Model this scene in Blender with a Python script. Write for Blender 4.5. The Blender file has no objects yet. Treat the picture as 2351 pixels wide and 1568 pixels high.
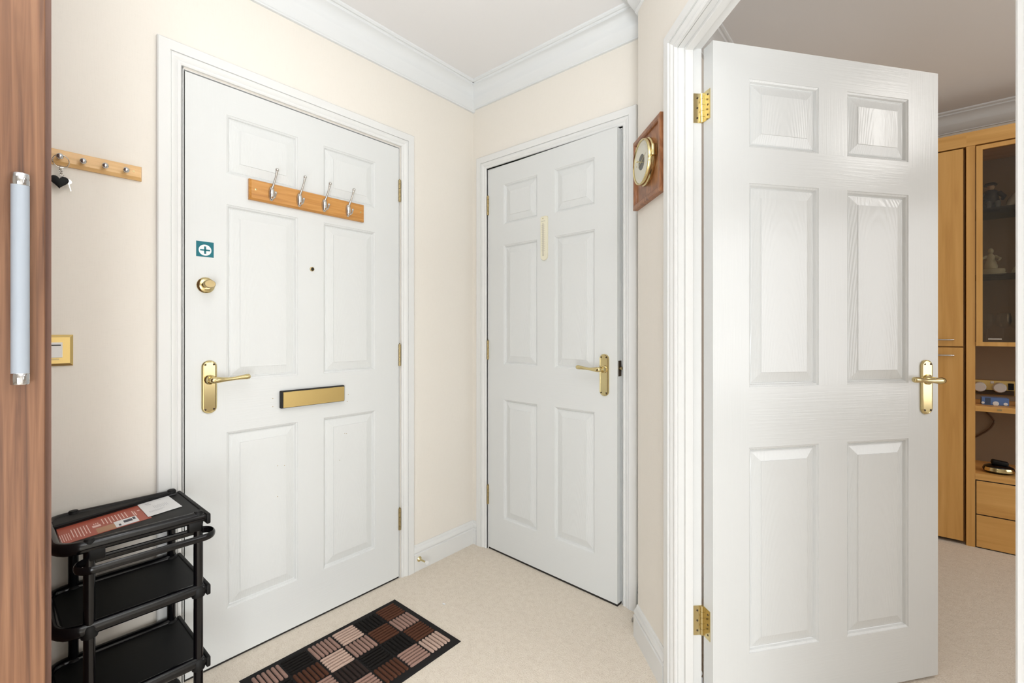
import bpy, bmesh, math, random
from mathutils import Vector, Matrix
random.seed(7)
SC = bpy.context.scene
COL = SC.collection
PI = math.pi
S2 = 2 ** -0.5

# ------------------------------------------------------------------ camera
cam_data = bpy.data.cameras.new('camera')
cam = bpy.data.objects.new('camera', cam_data)
COL.objects.link(cam)
cam.location = (1.7807, -1.7678, 1.139)
cam.rotation_euler = (PI / 2, 0, 0.705)
cam_data.sensor_width = 36.0
cam_data.lens = 36.0 * 1056.585 / 2351.0
cam_data.shift_y = -(784 - 762.668) / 2351.0
cam_data.clip_start = 0.02
SC.camera = cam

# ------------------------------------------------------------------ world, lights, exposure
SC.view_settings.view_transform = 'Standard'
SC.view_settings.look = 'None'
SC.view_settings.exposure = -0.1
SC.view_settings.gamma = 1.0
SC.view_settings.use_curve_mapping = False
W = bpy.data.worlds.new('world')
SC.world = W
W.use_nodes = True
W.node_tree.nodes['Background'].inputs[0].default_value = (0.9, 0.95, 1.0, 1)
W.node_tree.nodes['Background'].inputs[1].default_value = 0.3

def area(name, loc, rot, size, power, color=(1, 1, 1), shape='DISK', size_y=None):
    d = bpy.data.lights.new(name, 'AREA')
    d.energy = power
    d.color = color
    d.shape = shape
    d.size = size
    if size_y:
        d.size_y = size_y
    o = bpy.data.objects.new(name, d)
    COL.objects.link(o)
    o.location = loc
    o.rotation_euler = rot
    return o

area('hall_lamp_light', (0.95, -1.38, 2.335), (0, 0, 0), 0.16, 1.5, (0.95, 0.97, 1.0))
area('rear_fill_light', (1.75, -2.65, 2.335), (0, 0, 0), 0.70, 4.0, (0.90, 0.955, 1.0))  # unseen second hall lamp, added as soft fill from behind
area('upward_fill_light', (1.88, -1.68, 1.66), (PI * 0.98, 0, 0.72), 0.5, 32.0, (0.90, 0.95, 0.985))  # added fill aimed upward so the ceiling spreads its light
area('low_fill_light', (2.28, -2.30, 0.62), (PI / 2, 0, 0.58), 0.9, 37.0, (0.90, 0.95, 0.99), 'RECTANGLE', 1.1)  # added frontal fill to lift the lower walls and floor
area('living_fill_light', (4.55, 0.3, 1.35), (0, PI / 2, 0), 1.5, 29.0, (0.97, 0.98, 1.0), 'RECTANGLE', 1.9)  # added fill for the living room, set before a plain wall

# ------------------------------------------------------------------ materials
def mat(name, col, rough=0.5, metal=0.0, spec=0.5, coat=0.0):
    m = bpy.data.materials.new(name)
    m.use_nodes = True
    p = m.node_tree.nodes['Principled BSDF']
    p.inputs['Base Color'].default_value = (*col, 1)
    p.inputs['Roughness'].default_value = rough
    p.inputs['Metallic'].default_value = metal
    p.inputs['Specular IOR Level'].default_value = spec
    p.inputs['Coat Weight'].default_value = coat
    return m

def nodes(m):
    nt = m.node_tree
    return nt, nt.nodes['Principled BSDF'], nt.nodes.new, nt.links.new

def coords(m, scale, rot=(0, 0, 0), loc=(0, 0, 0)):
    nt, p, N, L = nodes(m)
    tc = N('ShaderNodeTexCoord')
    mp = N('ShaderNodeMapping')
    mp.inputs['Scale'].default_value = scale
    mp.inputs['Rotation'].default_value = rot
    mp.inputs['Location'].default_value = loc
    L(tc.outputs['Object'], mp.inputs['Vector'])
    return mp.outputs['Vector']

def noise(m, vec, scale=1.0, detail=3.0, dist=0.0):
    nt, p, N, L = nodes(m)
    n = N('ShaderNodeTexNoise')
    n.inputs['Scale'].default_value = scale
    n.inputs['Detail'].default_value = detail
    n.inputs['Distortion'].default_value = dist
    L(vec, n.inputs['Vector'])
    return n.outputs['Fac']

def ramp(m, fac, stops):
    nt, p, N, L = nodes(m)
    r = N('ShaderNodeValToRGB')
    e = r.color_ramp.elements
    while len(e) < len(stops):
        e.new(0.5)
    for el, (pos, c) in zip(e, stops):
        el.position = pos
        el.color = (*c, 1)
    L(fac, r.inputs['Fac'])
    return r.outputs['Color']

def bump(m, fac, strength, dist=0.001, chain=None):
    nt, p, N, L = nodes(m)
    b = N('ShaderNodeBump')
    b.inputs['Strength'].default_value = strength
    b.inputs['Distance'].default_value = dist
    L(fac, b.inputs['Height'])
    if chain:
        L(chain, b.inputs['Normal'])
    L(b.outputs['Normal'], p.inputs['Normal'])
    return b.outputs['Normal']

def base(m, col):
    nt, p, N, L = nodes(m)
    L(col, p.inputs['Base Color'])

WHITE = (0.70, 0.71, 0.70)
def paint(name, scale, col=WHITE, rough=0.32, strength=0.25, spec=0.2):
    m = mat(name, col, rough, spec=spec)
    v = coords(m, scale)
    bump(m, noise(m, v, 1.0, 4.0, 0.6), strength, 0.0006)
    return m

def panel_paint(name, rough, spec, k):
    m = mat(name, WHITE, rough, spec=spec)
    nt, p, N, L = nodes(m)
    v = coords(m, (9, 9, 1.3), loc=(0.0, 0, 0.25))
    w = N('ShaderNodeTexWave')
    w.wave_type = 'RINGS'
    w.rings_direction = 'SPHERICAL'
    w.inputs['Scale'].default_value = 5.0
    w.inputs['Distortion'].default_value = 2.2
    w.inputs['Detail'].default_value = 3.0
    w.inputs['Detail Scale'].default_value = 1.5
    L(v, w.inputs['Vector'])
    c = bump(m, w.outputs['Fac'], 0.40 * k, 0.0007)
    bump(m, noise(m, coords(m, (150, 150, 6)), 1.0, 3.0), 0.35 * k, 0.0007, c)
    return m
def door_paints(word, rough, spec, k):
    return (paint('white_door_paint_upright_grain_' + word, (170, 170, 6), rough=rough, strength=0.5 * k, spec=spec),
            paint('white_door_paint_level_grain_' + word, (6, 170, 170), rough=rough, strength=0.6 * k, spec=spec),
            panel_paint('white_door_paint_panel_grain_' + word, rough, spec, k))
SATIN = door_paints('satin', 0.36, 0.14, 1.0)
GLOSS = door_paints('gloss', 0.20, 0.5, 1.0)
m_trim = mat('white_gloss_trim', (0.765, 0.765, 0.75), 0.3, spec=0.25)
m_cornice = mat('white_plaster_cornice', (0.76, 0.775, 0.78), 0.6)
m_ceiling = mat('white_ceiling_paint', (0.835, 0.82, 0.815), 0.9)
bump(m_ceiling, noise(m_ceiling, coords(m_ceiling, (150, 150, 150)), 1.0, 3), 0.08, 0.001)

m_wall = mat('cream_woven_wallpaper', (0.83, 0.78, 0.70), 0.75, spec=0.3)
def _wall(m):
    v = coords(m, (40, 40, 900))
    v2 = coords(m, (700, 700, 25))
    nt, p, N, L = nodes(m)
    a = noise(m, v, 1.0, 2)
    b = noise(m, v2, 1.0, 2)
    mx = N('ShaderNodeMath')
    mx.operation = 'ADD'
    L(a, mx.inputs[0]); L(b, mx.inputs[1])
    bump(m, mx.outputs[0], 0.12, 0.0006)
    base(m, ramp(m, mx.outputs[0], [(0.6, (0.795, 0.75, 0.68)), (1.0, (0.825, 0.78, 0.71))]))
_wall(m_wall)

m_carpet = mat('beige_cut_pile_carpet', (0.66, 0.55, 0.43), 0.95, spec=0.1)
def _carpet(m):
    f = noise(m, coords(m, (230, 230, 230)), 1.0, 4, 0.4)
    f2 = noise(m, coords(m, (45, 45, 45)), 1.0, 3)
    nt, p, N, L = nodes(m)
    mx = N('ShaderNodeMath'); mx.operation = 'MULTIPLY_ADD'
    L(f2, mx.inputs[0]); mx.inputs[1].default_value = 0.45
    L(f, mx.inputs[2])
    base(m, ramp(m, mx.outputs[0], [(0.45, (0.68, 0.59, 0.485)), (0.72, (0.80, 0.715, 0.605)), (0.98, (0.87, 0.79, 0.69))]))
    bump(m, mx.outputs[0], 0.7, 0.004)
_carpet(m_carpet)

def wood(name, c1, c2, c3, scale, rough=0.4, coat=0.0, dist=1.5, contrast=(0.3, 0.5, 0.7)):
    m = mat(name, c2, rough, coat=coat)
    v = coords(m, scale)
    f = noise(m, v, 1.0, 6, dist)
    base(m, ramp(m, f, [(contrast[0], c1), (contrast[1], c2), (contrast[2], c3)]))
    bump(m, f, 0.06, 0.0005)
    return m

m_walnut = wood('reddish_walnut_veneer', (0.085, 0.032, 0.013), (0.185, 0.080, 0.036), (0.260, 0.124, 0.060), (110, 110, 3.0), 0.5, dist=0.6)
m_walnut_shaded = wood('shade_darkened_walnut', (0.115, 0.05, 0.032), (0.155, 0.073, 0.048), (0.19, 0.095, 0.062), (90, 90, 3), 0.5)  # walnut copy darkened to paint shade on the recessed side edge
m_pine = wood('orange_varnished_pine', (0.44, 0.185, 0.040), (0.54, 0.25, 0.058), (0.61, 0.305, 0.085), (4, 60, 60), 0.35, 0.3)
m_pale_pine = wood('pale_varnished_pine', (0.64, 0.37, 0.13), (0.74, 0.45, 0.18), (0.79, 0.51, 0.22), (4, 60, 60), 0.35, 0.2)
m_oak = wood('dark_oak_frame', (0.16, 0.058, 0.02), (0.29, 0.112, 0.042), (0.40, 0.175, 0.075), (25, 25, 12), 0.4, 0.2, 2.0)
m_beech = wood('honey_beech_veneer', (0.63, 0.325, 0.085), (0.71, 0.385, 0.11), (0.77, 0.44, 0.14), (35, 35, 2.0), 0.45, dist=0.4)
m_beech_h = wood('honey_beech_veneer_level', (0.63, 0.325, 0.085), (0.71, 0.385, 0.11), (0.77, 0.44, 0.14), (2, 35, 35), 0.45, dist=0.4)
m_brass = mat('polished_brass', (0.66, 0.55, 0.29), 0.16, 1.0)
m_brass_dull = mat('tarnished_brass', (0.42, 0.33, 0.17), 0.35, 1.0)
m_brass_brushed = mat('brushed_brass', (0.66, 0.49, 0.20), 0.38, 1.0)
bump(m_brass_brushed, noise(m_brass_brushed, coords(m_brass_brushed, (8, 800, 800)), 1.0, 2), 0.05, 0.0003)
m_chrome = mat('chrome', (0.60, 0.61, 0.63), 0.10, 1.0)
m_nickel = mat('brushed_nickel', (0.62, 0.60, 0.57), 0.25, 1.0)
m_alu = mat('satin_aluminium', (0.36, 0.40, 0.455), 0.6, 0.1)
m_black = mat('glossy_black_plastic', (0.0022, 0.0022, 0.003), 0.16, spec=0.4)
m_black_matt = mat('matt_black_plastic', (0.005, 0.005, 0.005), 0.55, spec=0.25)
m_dark = mat('dark_gap', (0.012, 0.010, 0.008), 0.7)
m_darkbrown = mat('dark_brown_metal', (0.06, 0.04, 0.025), 0.5, 0.5)
m_white_plastic = mat('white_plastic', (0.80, 0.79, 0.77), 0.3)
m_cream_plastic = mat('cream_plastic', (0.78, 0.74, 0.58), 0.4)
m_greyink = mat('grey_print', (0.42, 0.40, 0.34), 0.6)
m_teal = mat('teal_print', (0.014, 0.150, 0.185), 0.5, spec=0.25)
m_paper = mat('white_paper', (0.80, 0.80, 0.80), 0.6)
m_red = mat('brick_red_print', (0.40, 0.085, 0.05), 0.45)
m_pink = mat('pale_pink_print', (0.80, 0.55, 0.50), 0.5)
m_tanprint = mat('tan_print', (0.42, 0.22, 0.12), 0.5)
m_ink = mat('dark_ink', (0.05, 0.05, 0.07), 0.6)
m_dial = mat('cream_dial', (0.80, 0.76, 0.66), 0.4)
m_dialdark = mat('dark_dial_centre', (0.075, 0.06, 0.045), 0.35)
m_rubber = mat('black_rubber', (0.014, 0.013, 0.013), 0.8, spec=0.2)
m_grey_rubber = mat('grey_rubber', (0.34, 0.31, 0.27), 0.6)
m_glass = mat('smoked_glass', (1.0, 1.0, 1.0), 0.02)
def _glass(m, tint, mixf):
    nt, p, N, L = nodes(m)
    tr = N('ShaderNodeBsdfTransparent'); tr.inputs[0].default_value = (*tint, 1)
    gl = N('ShaderNodeBsdfGlossy'); gl.inputs['Roughness'].default_value = 0.03
    mx = N('ShaderNodeMixShader'); mx.inputs[0].default_value = mixf
    L(tr.outputs[0], mx.inputs[1]); L(gl.outputs[0], mx.inputs[2])
    L(mx.outputs[0], nt.nodes['Material Output'].inputs[0])
_glass(m_glass, (0.74, 0.69, 0.61), 0.04)
m_clear = mat('clear_glass', (1, 1, 1), 0.02)
_glass(m_clear, (0.98, 0.985, 0.98), 0.05)
m_shelfglass = mat('green_edged_glass', (0.02, 0.03, 0.025), 0.1)
_glass(m_shelfglass, (0.45, 0.50, 0.46), 0.10)
m_lampglass = mat('lit_lamp_glass', (0.9, 0.9, 0.88), 0.4)
m_lampglass.node_tree.nodes['Principled BSDF'].inputs['Emission Color'].default_value = (1, 0.96, 0.9, 1)
m_lampglass.node_tree.nodes['Principled BSDF'].inputs['Emission Strength'].default_value = 1.2
m_globe = mat('lit_globe_glass', (0.9, 0.9, 0.88), 0.4)
m_globe.node_tree.nodes['Principled BSDF'].inputs['Emission Color'].default_value = (1, 0.98, 0.95, 1)
m_globe.node_tree.nodes['Principled BSDF'].inputs['Emission Strength'].default_value = 7.0

def fuzzy(name, col):
    m = mat(name, col, 0.95, spec=0.1)
    f = noise(m, coords(m, (600, 600, 600)), 1.0, 2)
    base(m, ramp(m, f, [(0.3, tuple(c * 0.75 for c in col)), (0.7, tuple(min(1, c * 1.2) for c in col))]))
    bump(m, f, 0.5, 0.001)
    return m
MATS_RIB = {'k': fuzzy('black_mat_fibre', (0.014, 0.012, 0.011)), 'c': fuzzy('charcoal_mat_fibre', (0.035, 0.024, 0.021)),
            'b': fuzzy('brown_mat_fibre', (0.095, 0.040, 0.024)), 't': fuzzy('taupe_mat_fibre', (0.33, 0.205, 0.165)),
            'l': fuzzy('light_beige_mat_fibre', (0.52, 0.37, 0.30))}

m_taupe = mat('taupe_back_board', (0.26, 0.19, 0.125), 0.7)

# ------------------------------------------------------------------ mesh building
class MB:
    def __init__(s):
        s.bm = bmesh.new()
        s.mi = 0
    def face(s, vs):
        try:
            f = s.bm.faces.new(vs)
            f.material_index = s.mi
            return f
        except ValueError:
            return None
    def box(s, x0, x1, y0, y1, z0, z1, bev=0.0, seg=2):
        v = [s.bm.verts.new((x, y, z)) for x in (x0, x1) for y in (y0, y1) for z in (z0, z1)]
        fs = [s.face([v[i] for i in q]) for q in ((0, 1, 3, 2), (4, 6, 7, 5), (0, 4, 5, 1), (2, 3, 7, 6), (0, 2, 6, 4), (1, 5, 7, 3))]
        if bev > 0:
            es = list({e for f in fs for e in f.edges})
            r = bmesh.ops.bevel(s.bm, geom=es, offset=bev, segments=seg, affect='EDGES', profile=0.5)
            for f in r['faces']:
                f.material_index = s.mi
        return s
    def prism(s, poly, axis, a, b):
        """poly: 2D points in the two remaining axes (in xyz order); extruded along axis from a to b"""
        def P(p, h):
            if axis == 'x': return (h, p[0], p[1])
            if axis == 'y': return (p[0], h, p[1])
            return (p[0], p[1], h)
        A = [s.bm.verts.new(P(p, a)) for p in poly]
        B = [s.bm.verts.new(P(p, b)) for p in poly]
        n = len(poly)
        s.face(A); s.face(B[::-1])
        for i in range(n):
            s.face([A[i], B[i], B[(i + 1) % n], A[(i + 1) % n]])
        return s
    def loft(s, loops, cap0=True, cap1=True, closed=True):
        L = [[s.bm.verts.new(p) for p in lp] for lp in loops]
        n = len(L[0])
        for a, b in zip(L[:-1], L[1:]):
            for i in range(n if closed else n - 1):
                j = (i + 1) % n
                s.face([a[i], a[j], b[j], b[i]])
        if cap0: s.face(L[0][::-1])
        if cap1: s.face(L[-1])
        return s
    def lathe(s, prof, c=(0, 0, 0), axis='z', seg=20, sx=1.0, sy=1.0):
        """prof: list of (radius, height along axis)"""
        loops = []
        for r, h in prof:
            r = max(r, 1e-5)
            lp = []
            for k in range(seg):
                a = 2 * PI * k / seg
                u, w = r * math.cos(a) * sx, r * math.sin(a) * sy
                if axis == 'z': p = (c[0] + u, c[1] + w, c[2] + h)
                elif axis == 'y': p = (c[0] + u, c[1] + h, c[2] + w)
                else: p = (c[0] + h, c[1] + u, c[2] + w)
                lp.append(p)
            loops.append(lp)
        return s.loft(loops)
    def tube(s, pts, r, seg=10, closed=False, flat=1.0, up=(0, 0, 1)):
        """flat scales the radius along up-perpendicular direction"""
        pts = [Vector(p) for p in pts]
        n = len(pts)
        rs = r if isinstance(r, (list, tuple)) else [r] * n
        loops = []
        ref = Vector(up)
        for i, p in enumerate(pts):
            if closed:
                t = pts[(i + 1) % n] - pts[i - 1]
            else:
                t = pts[min(i + 1, n - 1)] - pts[max(i - 1, 0)]
            t.normalize()
            a = ref - t * ref.dot(t)
            if a.length < 1e-4:
                a = Vector((1, 0, 0)) - t * t.x
            a.normalize()
            b = t.cross(a)
            loops.append([p + (a * math.cos(2 * PI * k / seg) + b * flat * math.sin(2 * PI * k / seg)) * rs[i] for k in range(seg)])
        if closed:
            loops.append(loops[0])
            L = [[s.bm.verts.new(q) for q in lp] for lp in loops[:-1]]
            L.append(L[0])
            for a, b in zip(L[:-1], L[1:]):
                for i in range(seg):
                    s.face([a[i], a[(i + 1) % seg], b[(i + 1) % seg], b[i]])
            return s
        return s.loft(loops)
    def ball(s, c, r, seg=16, sc=(1, 1, 1)):
        k = seg // 2
        return s.lathe([(r * math.sin(PI * i / k), -r * math.cos(PI * i / k) * sc[2]) for i in range(k + 1)], c, 'z', seg, sc[0], sc[1])
    def build(s, name, mats, parent=None, loc=(0, 0, 0), rot=None, smooth=None):
        me = bpy.data.meshes.new(name)
        bmesh.ops.remove_doubles(s.bm, verts=s.bm.verts, dist=1e-6)
        bmesh.ops.recalc_face_normals(s.bm, faces=s.bm.faces)
        s.bm.to_mesh(me)
        s.bm.free()
        for m in (mats if isinstance(mats, (list, tuple)) else [mats]):
            me.materials.append(m)
        if smooth:
            me.shade_smooth()
            me.set_sharp_from_angle(angle=math.radians(smooth))
        o = bpy.data.objects.new(name, me)
        COL.objects.link(o)
        o.location = loc
        if rot: o.rotation_euler = rot
        if parent: o.parent = parent
        return o

def tag(o, label=None, cat=None, group=None, kind=None):
    if label: o['label'] = label
    if cat: o['category'] = cat
    if group: o['group'] = group
    if kind: o['kind'] = kind
    return o

def thing(name, label, cat, loc, rz=0.0, group=None, kind=None):
    o = bpy.data.objects.new(name, None)
    COL.objects.link(o)
    o.empty_display_size = 0.05
    o.location = loc
    o.rotation_euler = (0, 0, rz)
    return tag(o, label, cat, group, kind)

def copy_tree(o, parent=None):
    c = o.copy()
    COL.objects.link(c)
    if parent is not None: c.parent = parent
    for ch in list(o.children):
        copy_tree(ch, c)
    return c

def WC(c, t, z=0.0):
    """wall C frame: c = distance across the 45 degree wall, t = along it towards the camera"""
    return ((c + t) * S2, (c - t) * S2, z)

RA, RB, RC = PI / 2, 0.0, -PI / 4         # facing wall A (left), wall B (back), wall C (diagonal right)
CEIL = 2.45
# ------------------------------------------------------------------ room shell
def struct(name, b, m, label, cat, smooth=None):
    return tag(b.build(name, m, smooth=smooth), label, cat, kind='structure')

struct('floor', MB().box(-0.3, 4.9, -4.2, 2.4, -0.08, 0.0), m_carpet, 'pale beige cut pile carpet running through hall and living room', 'floor')
struct('ceiling', MB().box(-0.3, 4.9, -4.2, 2.4, CEIL, CEIL + 0.08), m_ceiling, 'flat off-white ceiling above hall and living room', 'ceiling')

# openings: A leaf y -1.317..-0.483 ; B leaf x 0.115..0.877 ; C leaf t 1.174..2.012
A0, A1, AH = -1.323, -0.479, 1.995
b = MB()
b.box(-0.12, 0, -4.2, A0, 0, CEIL).box(-0.12, 0, A1, 0.12, 0, CEIL).box(-0.12, 0, A0, A1, AH, CEIL)
struct('wall_left', b, m_wall, 'cream papered hall wall holding the front door and key rack', 'wall')
B0, B1 = 0.109, 0.884
b = MB()
b.box(0, B0, 0, 0.10, 0, CEIL).box(B1, 1.02, 0, 0.10, 0, CEIL).box(B0, B1, 0, 0.10, AH, CEIL)
struct('wall_back', b, m_wall, 'cream papered short wall around the narrow cupboard door', 'wall')

C_F, C_B = 0.618, 0.691               # hall face and living room face of the diagonal wall
T0, T1 = 1.168, 2.041                 # opening
TE = 0.83                             # outer corner
b = MB()
E = WC(C_F, TE)
def wprism(c0, c1, t0, t1, z0, z1):
    b.prism([WC(c0, t0)[:2], WC(c1, t0)[:2], WC(c1, t1)[:2], WC(c0, t1)[:2]], 'z', z0, z1)
# corner block: diagonal face from the outer corner, plus the return to the back wall
p_f = WC(C_F, T0)[:2]; p_b = WC(C_B, T0)[:2]
xl = 1.11
b.prism([E[:2], p_f, p_b, (xl, C_B / S2 - xl), (xl, 2.07), (xl - 0.09, 2.07), (xl - 0.09, 0.0)], 'z', 0, CEIL)
wprism(C_F, C_B, T0, T1, AH, CEIL)
TN = 2.95
pn_f = WC(C_F, TN)[:2]; pn_b = WC(C_B, TN)[:2]
wprism(C_F, C_B, T1, TN, 0, CEIL)
struct('wall_right', b, m_wall, 'cream papered diagonal wall around the open living room doorway', 'wall')
xh = pn_f[0]
struct('wall_hall_right', MB().box(xh, xh + 0.1, -4.2, pn_f[1], 0, CEIL), m_wall, 'cream papered hall wall behind the viewpoint on the right', 'wall')
struct('wall_front', MB().box(-0.12, xh + 0.1, -4.2, -4.1, 0, CEIL), m_wall, 'cream papered hall wall far behind the viewpoint', 'wall')
struct('wall_living_back', MB().box(1.02, 4.8, 2.07, 2.17, 0, CEIL), m_wall, 'cream living room wall behind the wooden cabinets', 'wall')
struct('wall_living_right', MB().box(4.7, 4.8, -4.2, 2.07, 0, CEIL), m_wall, 'cream living room wall on the far right, out of view', 'wall')
struct('wall_living_front', MB().box(xh + 0.1, 4.7, -2.5, -2.4, 0, CEIL), m_wall, 'cream living room wall nearest the viewpoint, out of view', 'wall')
struct('wall_outer', MB().box(-0.9, -0.12, -2.0, 0.2, -0.05, CEIL).box(-0.12, 1.02, 0.7, 0.8, 0, CEIL).box(-0.22, -0.12, 0.12, 0.8, 0, CEIL), m_dark, 'dark backing behind the closed front door and cupboard', 'wall')

# cornices: profile of (distance from wall, height below ceiling)
CORN = [(0.0, -0.112), (0.011, -0.112), (0.011, -0.106), (0.014, -0.104), (0.034, -0.071), (0.036, -0.066), (0.037, -0.054), (0.041, -0.042), (0.049, -0.031), (0.060, -0.023), (0.068, -0.020), (0.068, -0.014), (0.071, -0.011), (0.078, -0.011), (0.084, -0.007), (0.085, 0.0), (0.0, 0.0)]
def corner_sweep(name, pts, prof, zbase, m, label, cat, smooth=30, dz=None):
    """sweep a (out, up) profile along a polyline whose left side is the room side; mitred corners"""
    b = MB()
    n = len(pts)
    loops = []
    V = [Vector(p) for p in pts]
    for i, p in enumerate(V):
        d0 = (V[i] - V[i - 1]).normalized() if i > 0 else None
        d1 = (V[i + 1] - V[i]).normalized() if i < n - 1 else None
        if d0 is None: d0 = d1
        if d1 is None: d1 = d0
        n0 = Vector((-d0.y, d0.x)); n1 = Vector((-d1.y, d1.x))
        m_ = n0 + n1
        m_ = m_ / (m_.dot(n0))
        loops.append([(p.x + m_.x * o, p.y + m_.y * o, zbase + u) for o, u in prof])
    b.loft(loops)
    o = b.build(name, m, smooth=smooth)
    return tag(o, label, cat, kind='structure')
# the room lies to the left when walking: B wall from right to left is room at left? (direction -x -> left is -y)
CORN_A = [(o, u - (0.012 if u < -0.08 else 0)) for o, u in CORN]
corner_sweep('trim_1', [(0.0, -0.0), (0.0, -4.1)], CORN_A, CEIL, m_cornice, 'white coved cornice along the top of the front door wall', 'cornice')
corner_sweep('trim_2', [WC(C_F, TN)[:2], WC(C_F, TE)[:2], (1.02, 0.0), (0.0, 0.0)], CORN, CEIL, m_cornice, 'white coved cornice over the narrow cupboard door and diagonal wall', 'cornice')
corner_sweep('trim_3', [(4.7, 2.07), (xl, 2.07), (xl, C_B / S2 - xl), WC(C_B, TN)[:2]], CORN, CEIL, m_cornice, 'white coved cornice in the living room above the wooden cabinets', 'cornice')

# baseboards
SKIRT = [(0.0, 0.0), (0.016, 0.0), (0.016, 0.078), (0.011, 0.081), (0.011, 0.084), (0.0145, 0.088), (0.0145, 0.094), (0.009, 0.105), (0.0065, 0.107), (0.005, 0.117), (0.003, 0.120), (0.0, 0.120)]
corner_sweep('baseboard_left', [(0.036, 0.0), (0.0, 0.0), (0.0, A1 + 0.072)], SKIRT, 0, m_trim, 'white moulded skirting board between the two closed doors', 'baseboard')
corner_sweep('baseboard_left_near', [(0.0, A0 - 0.072), (0.0, -1.672)], SKIRT, 0, m_trim, 'white moulded skirting board behind the black trolley', 'baseboard')
corner_sweep('baseboard_right', [WC(C_F, T0 - 0.076)[:2], WC(C_F, TE)[:2], (1.02, 0.0), (B1 + 0.075, 0.0)], SKIRT, 0, m_trim, 'white moulded skirting board under the framed barometer', 'baseboard')
corner_sweep('baseboard_living', [(4.7, 2.07), (xl, 2.07), (xl, C_B / S2 - xl), WC(C_B, T0 - 0.02)[:2]], SKIRT, 0, m_trim, 'white skirting board around the living room', 'baseboard')

# ------------------------------------------------------------------ door frames (architrave, lining, stop)
ARCH = [(0.0, 0.0), (0.0, 0.007), (0.004, 0.0095), (0.010, 0.0095), (0.012, 0.007), (0.014, 0.0085), (0.020, 0.0125), (0.026, 0.0145), (0.028, 0.0145), (0.0285, 0.0125), (0.031, 0.0125), (0.0315, 0.018), (0.062, 0.018), (0.065, 0.015), (0.065, 0.0)]
def door_frame(name, label, loc, rz, w, h, depth, stop_y, margin=0.008):
    """local: x 0..w is the clear lining opening, front at y=0, into the wall +y"""
    t = thing(name, label, 'door frame', loc, rz, kind='structure')
    path = [(-margin, 0.0, (-1, 0)), (-margin, h + margin, (-1, 1)), (w + margin, h + margin, (1, 1)), (w + margin, 0.0, (1, 0))]
    for k, nm in enumerate(('architrave_upright', 'architrave_head', 'architrave_upright')):
        lp = []
        for q in (path[k], path[k + 1]):
            lp.append([(q[0] + q[2][0] * d, -th, q[1] + q[2][1] * d) for d, th in ARCH])
        MB().loft(lp).build(nm, m_trim, t, smooth=25)
    g = 0.020
    MB().box(-g, 0, 0, depth, 0, h).build('lining_jamb', m_trim, t)
    MB().box(w, w + g, 0, depth, 0, h).build('lining_jamb', m_trim, t)
    MB().box(-g, w + g, 0, depth, h, h + g).build('lining_head', m_trim, t)
    s0, s1, sp = stop_y
    b = MB()
    b.box(0, sp, s0, s1, 0, h, 0.001, 1).box(w - sp, w, s0, s1, 0, h, 0.001, 1).box(sp, w - sp, s0, s1, h - sp, h, 0.001, 1)
    b.build('door_stop_bead', m_trim, t)
    return t
# openings in the shell were cut a little larger than the linings
door_frame('trim_4', 'white moulded frame around the front door', (0, -1.3205, 0), RA, 0.840, 1.9935, 0.11, (0.047, 0.06, 0.012))
door_frame('trim_5', 'white moulded frame around the narrow cupboard door', (0.1115, 0, 0), RB, 0.7695, 1.9935, 0.10, (0.046, 0.06, 0.012))
tc = WC(C_F, 1.170)
door_frame('trim_6', 'white moulded frame around the open living room doorway', (tc[0], tc[1], 0), RC, 0.869, 1.9945, C_B - C_F, (0.018, 0.042, 0.012), 0.003)

# ------------------------------------------------------------------ panelled doors
PROF = [(0.0, 0.0), (0.001, 0.0018), (0.006, 0.0042), (0.009, 0.0095), (0.0115, 0.0110), (0.0135, 0.0092), (0.016, 0.0090), (0.0425, 0.0022), (0.0430, 0.0004)]
ZR = [(0.184, 0.795), (0.975, 1.583), (1.690, 1.893)]
def door_leaf(t, w, h, cols, paints, thick=0.044):
    m_v, m_h, m_p = paints
    rows = [(a - 0.010, c - 0.010) for a, c in ZR]
    xs = [0.0] + [v for c in cols for v in c] + [w]
    zs = [0.0] + [v for r in rows for v in r] + [h]
    b = MB()
    for i in range(len(xs) - 1):
        for j in range(len(zs) - 1):
            if i % 2 == 1 and j % 2 == 1:
                continue
            b.mi = 1 if (0 < i < len(xs) - 2 and j % 2 == 0) else 0
            b.face([b.bm.verts.new(p) for p in ((xs[i], 0, zs[j]), (xs[i + 1], 0, zs[j]), (xs[i + 1], 0, zs[j + 1]), (xs[i], 0, zs[j + 1]))])
    b.mi = 0
    Q = lambda *ps: b.face([b.bm.verts.new(p) for p in ps])
    Q((0, thick, 0), (0, thick, h), (w, thick, h), (w, thick, 0))
    Q((0, 0, 0), (0, 0, h), (0, thick, h), (0, thick, 0))
    Q((w, 0, 0), (w, thick, 0), (w, thick, h), (w, 0, h))
    Q((0, 0, h), (w, 0, h), (w, thick, h), (0, thick, h))
    Q((0, 0, 0), (0, thick, 0), (w, thick, 0), (w, 0, 0))
    leaf = b.build('leaf', [m_v, m_h], t)
    for (x0, x1) in cols:
        for (z0, z1) in rows:
            cx = (x0 + x1) / 2
            pb = MB()
            loops = [[(x0 + d - cx, y, z0 + d - z0), (x1 - d - cx, y, z0 + d - z0), (x1 - d - cx, y, z1 - d - z0), (x0 + d - cx, y, z1 - d - z0)] for d, y in PROF]
            pb.loft(loops, cap0=False)
            pb.build('panel', m_p, leaf, loc=(cx, 0, z0))
    return leaf

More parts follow.
